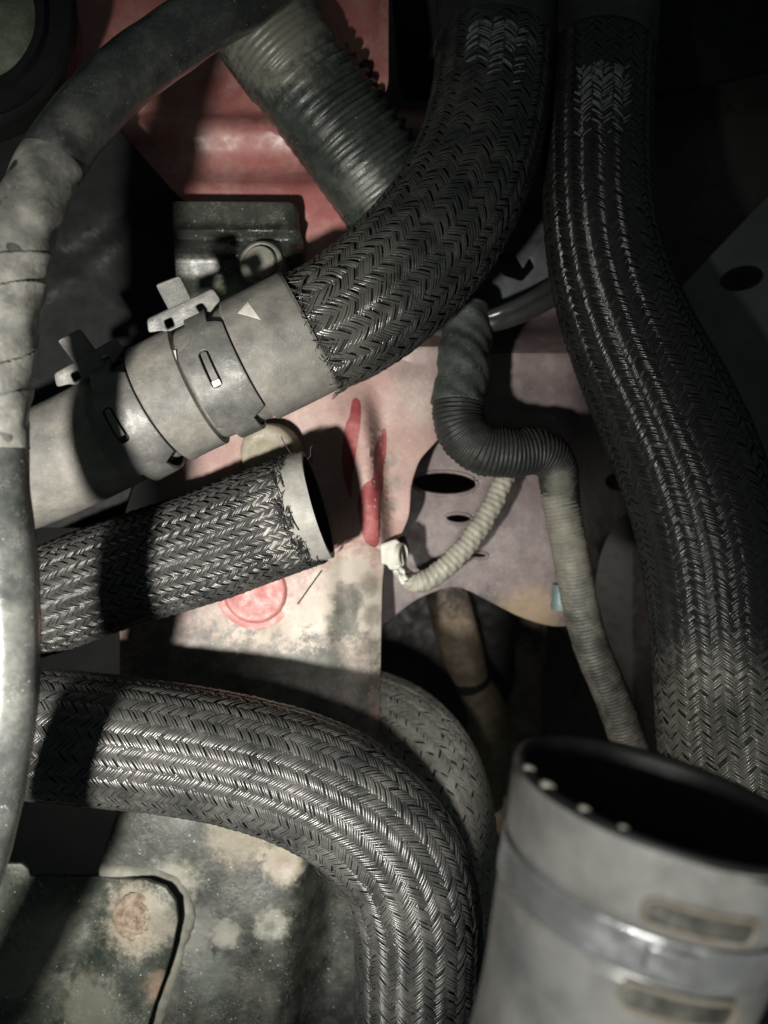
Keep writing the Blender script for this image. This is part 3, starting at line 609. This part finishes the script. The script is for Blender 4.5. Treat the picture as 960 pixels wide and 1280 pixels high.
def wrap(path, sm, th0, rr):                              # bend a flat outline (u = arc, v = along axis) round a hose
    def f(u, v, w):
        r = rr(v) if callable(rr) else rr
        return path.pt(sm + v, th0 + u / r, r + w)
    return f
def find(path, px_, py_, r):                              # (s, theta) of the point of a hose surface seen at a pixel
    s = np.linspace(0, path.L, 500)[:, None]; th = np.linspace(-1.7, 1.7, 300)[None, :]
    P = path.pt(s + 0 * th, th + 0 * s, (r if not callable(r) else r(s)) + 0 * s * th)
    d = H - P[..., 2]; u = P[..., 0] * F / d + CX; v = CY - P[..., 1] * F / d
    k = np.argmin((u - px_)**2 + (v - py_)**2); i, j = np.unravel_index(k, u.shape)
    return float(s[i, 0]), float(th[0, j])

def on(px_, py_, w, h, rot, m, parent, name, path, r, tri=False):   # a thin flat mark lying on a hose
    s, th = find(path, px_, py_, r); c_, s_ = math.cos(math.radians(rot)), math.sin(math.radians(rot))
    P = [(-w, -h), (w, -h), (w, h), (-w, h)] if not tri else [(-w, -h * .2), (w, -h), (w * .8, h)]
    P = [(x * c_ - y * s_, x * s_ + y * c_) for x, y in P]
    me = sheet(P, [], wrap(path, s, th, r + .0002), .0003, .00005, np.linspace(-w, w, 7)[1:-1], np.linspace(-h, h, 5)[1:-1])
    return link(name, me, m, parent, 60)
rsurf = 78 * px
on(313, 392, .0062, .0034, 20, M['paint_mark'], tK, 'paint_mark', PK, 79.2 * px, True)
on(217, 450, .0016, .0046, 78, M['paint_mark'], tK, 'paint_mark', PK, 76 * px)
on(272, 420, .0015, .0021, 60, M['paint_mark'], tK, 'paint_mark', PK, 75 * px)

def clamp(label, sm, r, th_ear, slot_px, bright, scale=1.0, slotrot=0):
    t = thing('hose_clamp', label, 'hose clamp', PK.pt(sm, 0, 0), 'spring clamps on the rubber connector')
    # band: narrow under the ear, wide further round (u runs round the hose from the ear)
    a, b = .0056 * scale, .0122 * scale
    C = 2 * math.pi * r
    sgn = -1
    top = [(-.002, -a), (.012, -a), (.0145, -b * .82), (.0165, -b), (.060, -b), (.064, -a), (C - .006, -a)]
    bot = [(C - .006, a), (.064, a), (.060, b * .9), (.022, b * .9), (.0205, a * 1.25), (.0185, a * .8), (-.002, a)]
    su, sv = slot_px
    hole = round_poly([(su - .0085, sv - .0024), (su + .0085, sv - .0024), (su + .0085, sv + .0024), (su - .0085, sv + .0024)], .0022, 5)
    def bendf(u, v, w): return PK.pt(sm + v, th_ear + sgn * u / r, r + w)
    me = sheet(top + bot, [hole], bendf, .0019, .0004, np.arange(-.001, C, .0022))
    link('band', me, M['clamp'], t, 45)
    # pressed tongue in the slot
    me = sheet(round_poly([(su - .0080, sv - .0013), (su + .0055, sv - .0016), (su + .0055, sv + .0016), (su - .0080, sv + .0013)], .001, 4), [], lambda u, v, w: PK.pt(sm + v, th_ear + sgn * u / r, r + w + .0004 * sstep(u, su - .008, su + .008)), .0009, .0002, np.arange(su - .008, su + .008, .0018))
    link('tongue', me, M['clamp'], t, 45)
    if bright:
        me = sheet(round_poly([(su + .0052, sv - .0019), (su + .0082, sv - .0019), (su + .0082, sv + .0019), (su + .0052, sv + .0019)], .0006, 3), [], lambda u, v, w: PK.pt(sm + v, th_ear + sgn * u / r, r + w + .0010), .0012, .0003, [su + .0067])
        link('lug', me, M['clamp_bright'], t, 45)
    # ears: plates standing up from the band, seen from their flat side
    rad = PK.at(PK.N, sm) * math.cos(th_ear) + PK.at(PK.B, sm) * math.sin(th_ear)
    tan = -PK.at(PK.N, sm) * math.sin(th_ear) + PK.at(PK.B, sm) * math.cos(th_ear)
    axv = PK.at(PK.T, sm); c0 = PK.pt(sm, th_ear, r) + axv * .0035
    def earf(shift, tilt):
        def f(u, v, w):
            vv = v * math.cos(tilt); ww = w + shift + v * math.sin(tilt)
            return c0[None] + u[:, None] * axv[None] + vv[:, None] * rad[None] + ww[:, None] * (sgn * tan)[None]
        return f
    k = scale * 1.3
    out = round_poly([(-.0135 * k, .0018), (-.0128 * k, .0080), (.0128 * k, .0080), (.0145 * k, .0022), (.0098 * k, .0006), (.0085 * k, -.0012), (-.0085 * k, -.0012), (-.0105 * k, .0003)], .0016, 4)
    h1 = round_poly([(-.0078 * k, .0002), (-.0050 * k, .0002), (-.0046 * k, .0042), (-.0072 * k, .0042)], .0009, 3)
    h2 = round_poly([(.0050 * k, .0002), (.0080 * k, .0002), (.0076 * k, .0042), (.0046 * k, .0042)], .0009, 3)
    link('ear', sheet(out, [h1, h2], earf(.0010, -.25), .0022, .0006, (), np.arange(0, .008, .002)), M['clamp'], t, 45)
    tab = round_poly([(-.0040 * k, -.001), (-.0048 * k, .0190), (.0042 * k, .0198), (.0048 * k, -.001)], .0014, 4)
    link('tab', sheet(tab, [], earf(-.0022, .10), .0022, .0006, (), np.arange(0, .018, .003)), M['clamp'], t, 45)
    return t
# ears stand on the upper left flank, the bands run round the near side
cl1s, _ = find(PK, 271, 472, 76 * px)
clamp('dull steel spring clamp with an upright tab, nearer the braided hose', cl1s, 79.5 * px, 1.08, (.034, .0008), True)
cl2s, _ = find(PK, 155, 538, 74 * px)
clamp('dull steel spring clamp half in shade, on the left end of the rubber connector', cl2s, 78 * px, 1.08, (.036, .0016), False)

# ================================================================== WIRING
def ribbed(path, pitch, amp, s0=0, s1=None, ns=500, nt=28, rough=0.0):
    return tube(path, lambda s, th: path.rad(s) + amp * np.tanh(1.8 * np.sin(2 * np.pi * s / pitch + .15 * np.sin(th))) + rough * np.sin(s * 700 + th * 2) * np.sin(th * 3 + s * 250), s0, s1, ns=ns, nt=nt)
PW = Path([(584, 385, -.066, 29), (582, 425, -.062, 31), (578, 465, -.056, 32), (573, 500, -.052, 32), (576, 535, -.050, 32), (600, 560, -.049, 32), (638, 566, -.051, 31), (672, 564, -.056, 29), (694, 580, -.064, 26), (700, 612, -.0705, 23.5), (704, 640, -.072, 22)])
t = thing('wiring_conduit', 'ribbed black wiring conduit bent in an S with taped upper end and two pale branches', 'conduit', PW.pt(PW.L, 0, 0))
sw = PW.near(573, 505)
link('taped_end', tube(PW, lambda s, th: PW.rad(s) * 1.02 + .0006 * np.sin(s * 420 + 2 * th) * np.sin(3 * th + s * 170) + .0005 * np.sin(s * 240 + th), 0, sw, ns=140, nt=40, cap=True), M['wrap'], t, 180)
link('main_conduit', ribbed(PW, .0020, .00026, rough=.0003, ns=700, s0=sw - .002), M['conduit'], t, 180)
PW2 = Path([(694, 585, -.071, 21), (697, 605, -.071, 22), (703, 640, -.071, 22.5), (713, 690, -.072, 22.5), (724, 750, -.078, 22), (740, 810, -.084, 22), (765, 870, -.09, 22), (790, 940, -.096, 22)])
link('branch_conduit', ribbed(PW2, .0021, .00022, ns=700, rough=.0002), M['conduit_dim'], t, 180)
PW3 = Path([(640, 575, -.070, 11), (628, 605, -.068, 12), (608, 645, -.066, 13), (580, 685, -.065, 13.5), (548, 716, -.064, 13.5), (522, 728, -.064, 13), (508, 722, -.063, 11), (499, 708, -.062, 8)])
link('branch_conduit', ribbed(PW3, .0031, .00013, rough=.0004), M['conduit_pale'], t, 180)
# connector clip
c = W(490, 694, -.060)
t = thing('connector_clip', 'small pale plastic clip plugged on the end of the thin conduit by the panel edge', 'clip', c)
kk = (H + .06) / F
ca, sa_ = math.cos(math.radians(-8)), math.sin(math.radians(-8))
P = [(-13, -16), (8, -20), (13, -14), (14, 14), (4, 19), (-6, 17), (-8, 10), (-15, 9)]
P = round_poly([(490 + x * ca - y * sa_, 694 + x * sa_ + y * ca) for x, y in P], 3)
panel('clip_body', P, [], lambda u, v: -.060 + 0 * u, M['clip'], t, thick=22, bev=2.5, step=8)
link('socket_ring', lathe(W(501, 693, -.057), (.9, 0, .45), [(-.001, .0062), (.0012, .0062), (.0016, .0052), (-.001, .0048)], 30), M['clip'], t, 40)
link('socket', lathe(W(501, 693, -.057), (.9, 0, .45), [(.0006, .0050), (.0006, 0)], 30), M['gloss_black'], t, 40)
link('clip_leg', wires([[W(494 + q * 2.2, 712 + q * 3 + 3 * math.sin(q * 1.7), -.056) for q in range(6)], [W(500 + q * 1.6, 708 + q * 3.2 - 2 * math.sin(q * 2), -.055) for q in range(6)]], .0016, 8), M['clip'], t, 180)
# black cables between the two upper hoses
for lab, pts_ in (('black cable looping between the two upper braided hoses, lower of the pair', [(545, 418, -.075, 9), (580, 408, -.066, 11), (620, 402, -.062, 12), (660, 388, -.064, 12), (700, 366, -.070, 12), (740, 340, -.076, 12)]),
                  ('black cable lying over its twin between the two upper braided hoses', [(560, 400, -.080, 7), (600, 398, -.064, 8), (640, 384, -.058, 8), (680, 362, -.062, 8), (720, 335, -.07, 8)])):
    Pc = Path(pts_); t = thing('cable', lab, 'cable', Pc.pt(0, 0, 0), 'cables between the upper hoses')
    link('sheath', tube(Pc, 1.0, ns=80, nt=20, cap=True), M['cable'], t, 180)
t = thing('harness_bracket', 'small angular black bracket in the gap between the two upper braided hoses', 'bracket', W(635, 345, -.08))
panel('bracket_sheet', round_poly([(575, 388), (640, 262), (700, 255), (710, 365), (650, 385), (590, 402)], 6), [round_poly([(622, 318), (640, 312), (654, 336), (662, 322), (668, 334), (652, 352), (628, 344)], 3)], lambda u, v: -.088 + .004 * sstep(v, 300, 306) + .003 * sstep(u + v, 960, 985), M['greypanel'], t, step=12)
link('clip_foot', lathe(W(578, 402, -.072), (-.2, .3, 1), [(-.004, .008), (.003, .0075), (.005, .005), (.004, 0)], 20), M['lens'], t, 60)
link('teal_clip', lathe(W(701, 748, -.086), (0, 1, .1), [(-.006, .001), (-.006, .0055), (.008, .0045), (.008, 0)], 16), M['teal'], bpy.data.objects['wiring_conduit'], 40)

# ================================================================== GREY DUCT, bottom right
ax = Vector((-.225, -.94, -.07)).normalized(); rc = W(829, 998, .19)
PX = Path([(829, 998, .15, 190), (829.1, 998, .15, 190)])
n_ = 300; PX.L = .17; PX.s = np.linspace(0, .17, n_)
PX.p = np.array([rc + ax * s for s in PX.s]); PX.T = np.tile(np.array(ax), (n_, 1))
Zv = Vector((0, 0, 1)); nn = (Zv - ax * ax.dot(Zv)).normalized(); PX.N = np.tile(np.array(nn), (n_, 1)); PX.B = np.cross(PX.T, PX.N)
Rm = 190 * .23 / F
PX.r = np.full(n_, Rm) - .0016 * sstep(PX.s, .0, .020) - .0042 * sstep(PX.s, .01, .065)
t = thing('grey_duct', 'grey duct with an open black mouth and steel band in the bottom right', 'duct', PX.pt(.17, 0, 0))
f1, f2 = find(PX, 835, 1178, Rm)[0], find(PX, 835, 1243, Rm)[0]      # the steel band lies between these
link('duct_wall', tube(PX, lambda s, th: PX.rad(s) + .0004 * np.sin(th * 2 + .4) - .0012 * sstep(s, f1 - .002, f1) * (1 - sstep(s, f2, f2 + .002)), 0, .17, ns=240, nt=120), M['duct'], t, 180)
# black lip and bore
link('rubber_lip', lathe(rc, -ax, [(-.004, Rm * .985), (-.001, Rm * 1.0), (.0008, Rm * .992), (.0016, Rm * .965), (.0012, Rm * .93), (-.0005, Rm * .905), (-.006, Rm * .895)], 120, ref=nn), M['gloss_black'], t, 180)
link('bore', lathe(rc, -ax, [(-.005, Rm * .896), (-.03, Rm * .82), (-.06, Rm * .76), (-.14, Rm * .74), (-.14, 0)], 80, ref=nn), M['core'], t, 60)
def lippx(px_, py_):
    best = None
    for k in range(720):
        th = 2 * math.pi * k / 720; p = Vector(PX.pt(0, th, Rm * .95)) - ax * .0013
        d = H - p.z; u = p.x * F / d + CX; v = CY - p.y * F / d; e = (u - px_)**2 + (v - py_)**2
        if best is None or e < best[0]: best = (e, p)
    return best[1]
for (a, b, r) in ((668, 957, .0013), (687, 980, .0016), (733, 1011, .0012), (783, 1030, .0010)):
    p = lippx(a, b)
    bm = bmesh.new(); bmesh.ops.create_icosphere(bm, subdivisions=2, radius=r); bmesh.ops.scale(bm, vec=(1.35, .8, .7), verts=bm.verts)
    bmesh.ops.rotate(bm, verts=bm.verts, matrix=Matrix.Rotation(-.5, 3, 'Z'))
    bmesh.ops.translate(bm, verts=bm.verts, vec=p); me = bpy.data.meshes.new('m'); bm.to_mesh(me); bm.free()
    link('lip_glint', me, M['boltgrey'], t, 180)  # pale bumps stand for glints of light on the black lip
# band
C = 2 * math.pi * Rm
def onduct(s, th, dr): return lambda u, v, w: PX.pt(s + v, th + u / Rm, PX.rad(s + v) + dr + w)
link('steel_band', tube(PX, lambda s, th: PX.rad(s) - .0006 + 0 * th + .0008 * np.minimum(1, np.minimum((s - f1), (f2 - s)) / .0008), f1 + .0003, f2 - .0003, ns=24, nt=120), M['band'], t, 180)
s_, th_ = find(PX, 840, 1209, Rm)
link('band_boss', sheet(round_poly([(-.0058, -.0032), (.0058, -.0032), (.0058, .0032), (-.0058, .0032)], .001), [], onduct(s_, th_, .0012), .002, .0006, np.arange(-.005, .006, .002)), M['band'], t, 45)
for (x0, y0, x1, y1) in ((803, 1152, 948, 1156), (775, 1262, 930, 1266)):
    sa1, ta1 = find(PX, x0, y0, Rm); sb1, tb1 = find(PX, x1, y1, Rm)
    w2 = abs(tb1 - ta1) * Rm / 2; sm_, tm_ = (sa1 + sb1) / 2, (ta1 + tb1) / 2
    hh = .0036
    o_ = round_poly([(-w2 - .001, -hh), (w2 + .001, -hh), (w2 + .001, hh), (-w2 - .001, hh)], .0032, 6)
    i_ = round_poly([(-w2, -hh + .0012), (w2, -hh + .0012), (w2, hh - .0012), (-w2, hh - .0012)], .0022, 6)
    fr = link('slot_frame', sheet(o_, [i_], onduct(sm_, tm_, .0004), .0016, .0004, np.arange(-w2, w2, .003)), M['rusty_edge'], t, 45)
    link('slot_plate', sheet(i_, [], onduct(sm_, tm_, .0001), .0008, .0001, np.arange(-w2, w2, .003)), M['slot_steel'], fr, 45)
# round moulded mark
s_, th_ = find(PX, 895, 1104, Rm)
ring = lambda r0, r1: (ell(0, 0, r0, r0, n=24), [ell(0, 0, r1, r1, n=24)])
o_, h_ = ring(.0042, .0033)
link('moulded_mark', sheet(o_, h_, onduct(s_, th_, .0001), .0006, .00015), M['duct'], t, 60)
link('moulded_mark', sheet(ell(0, 0, .0018, .0018, n=16), [ell(0, 0, .0010, .0010, n=12)], onduct(s_, th_, .0001), .0006, .00015), M['duct'], t, 60)
for (a, b) in ((752, 1107), (760, 1114)):
    s_, th_ = find(PX, a, b, Rm)
    link('pale_fleck', sheet(ell(0, 0, .0011, .0009, n=12), [], onduct(s_, th_, .0001), .0005, .0001), M['clip'], t, 60)
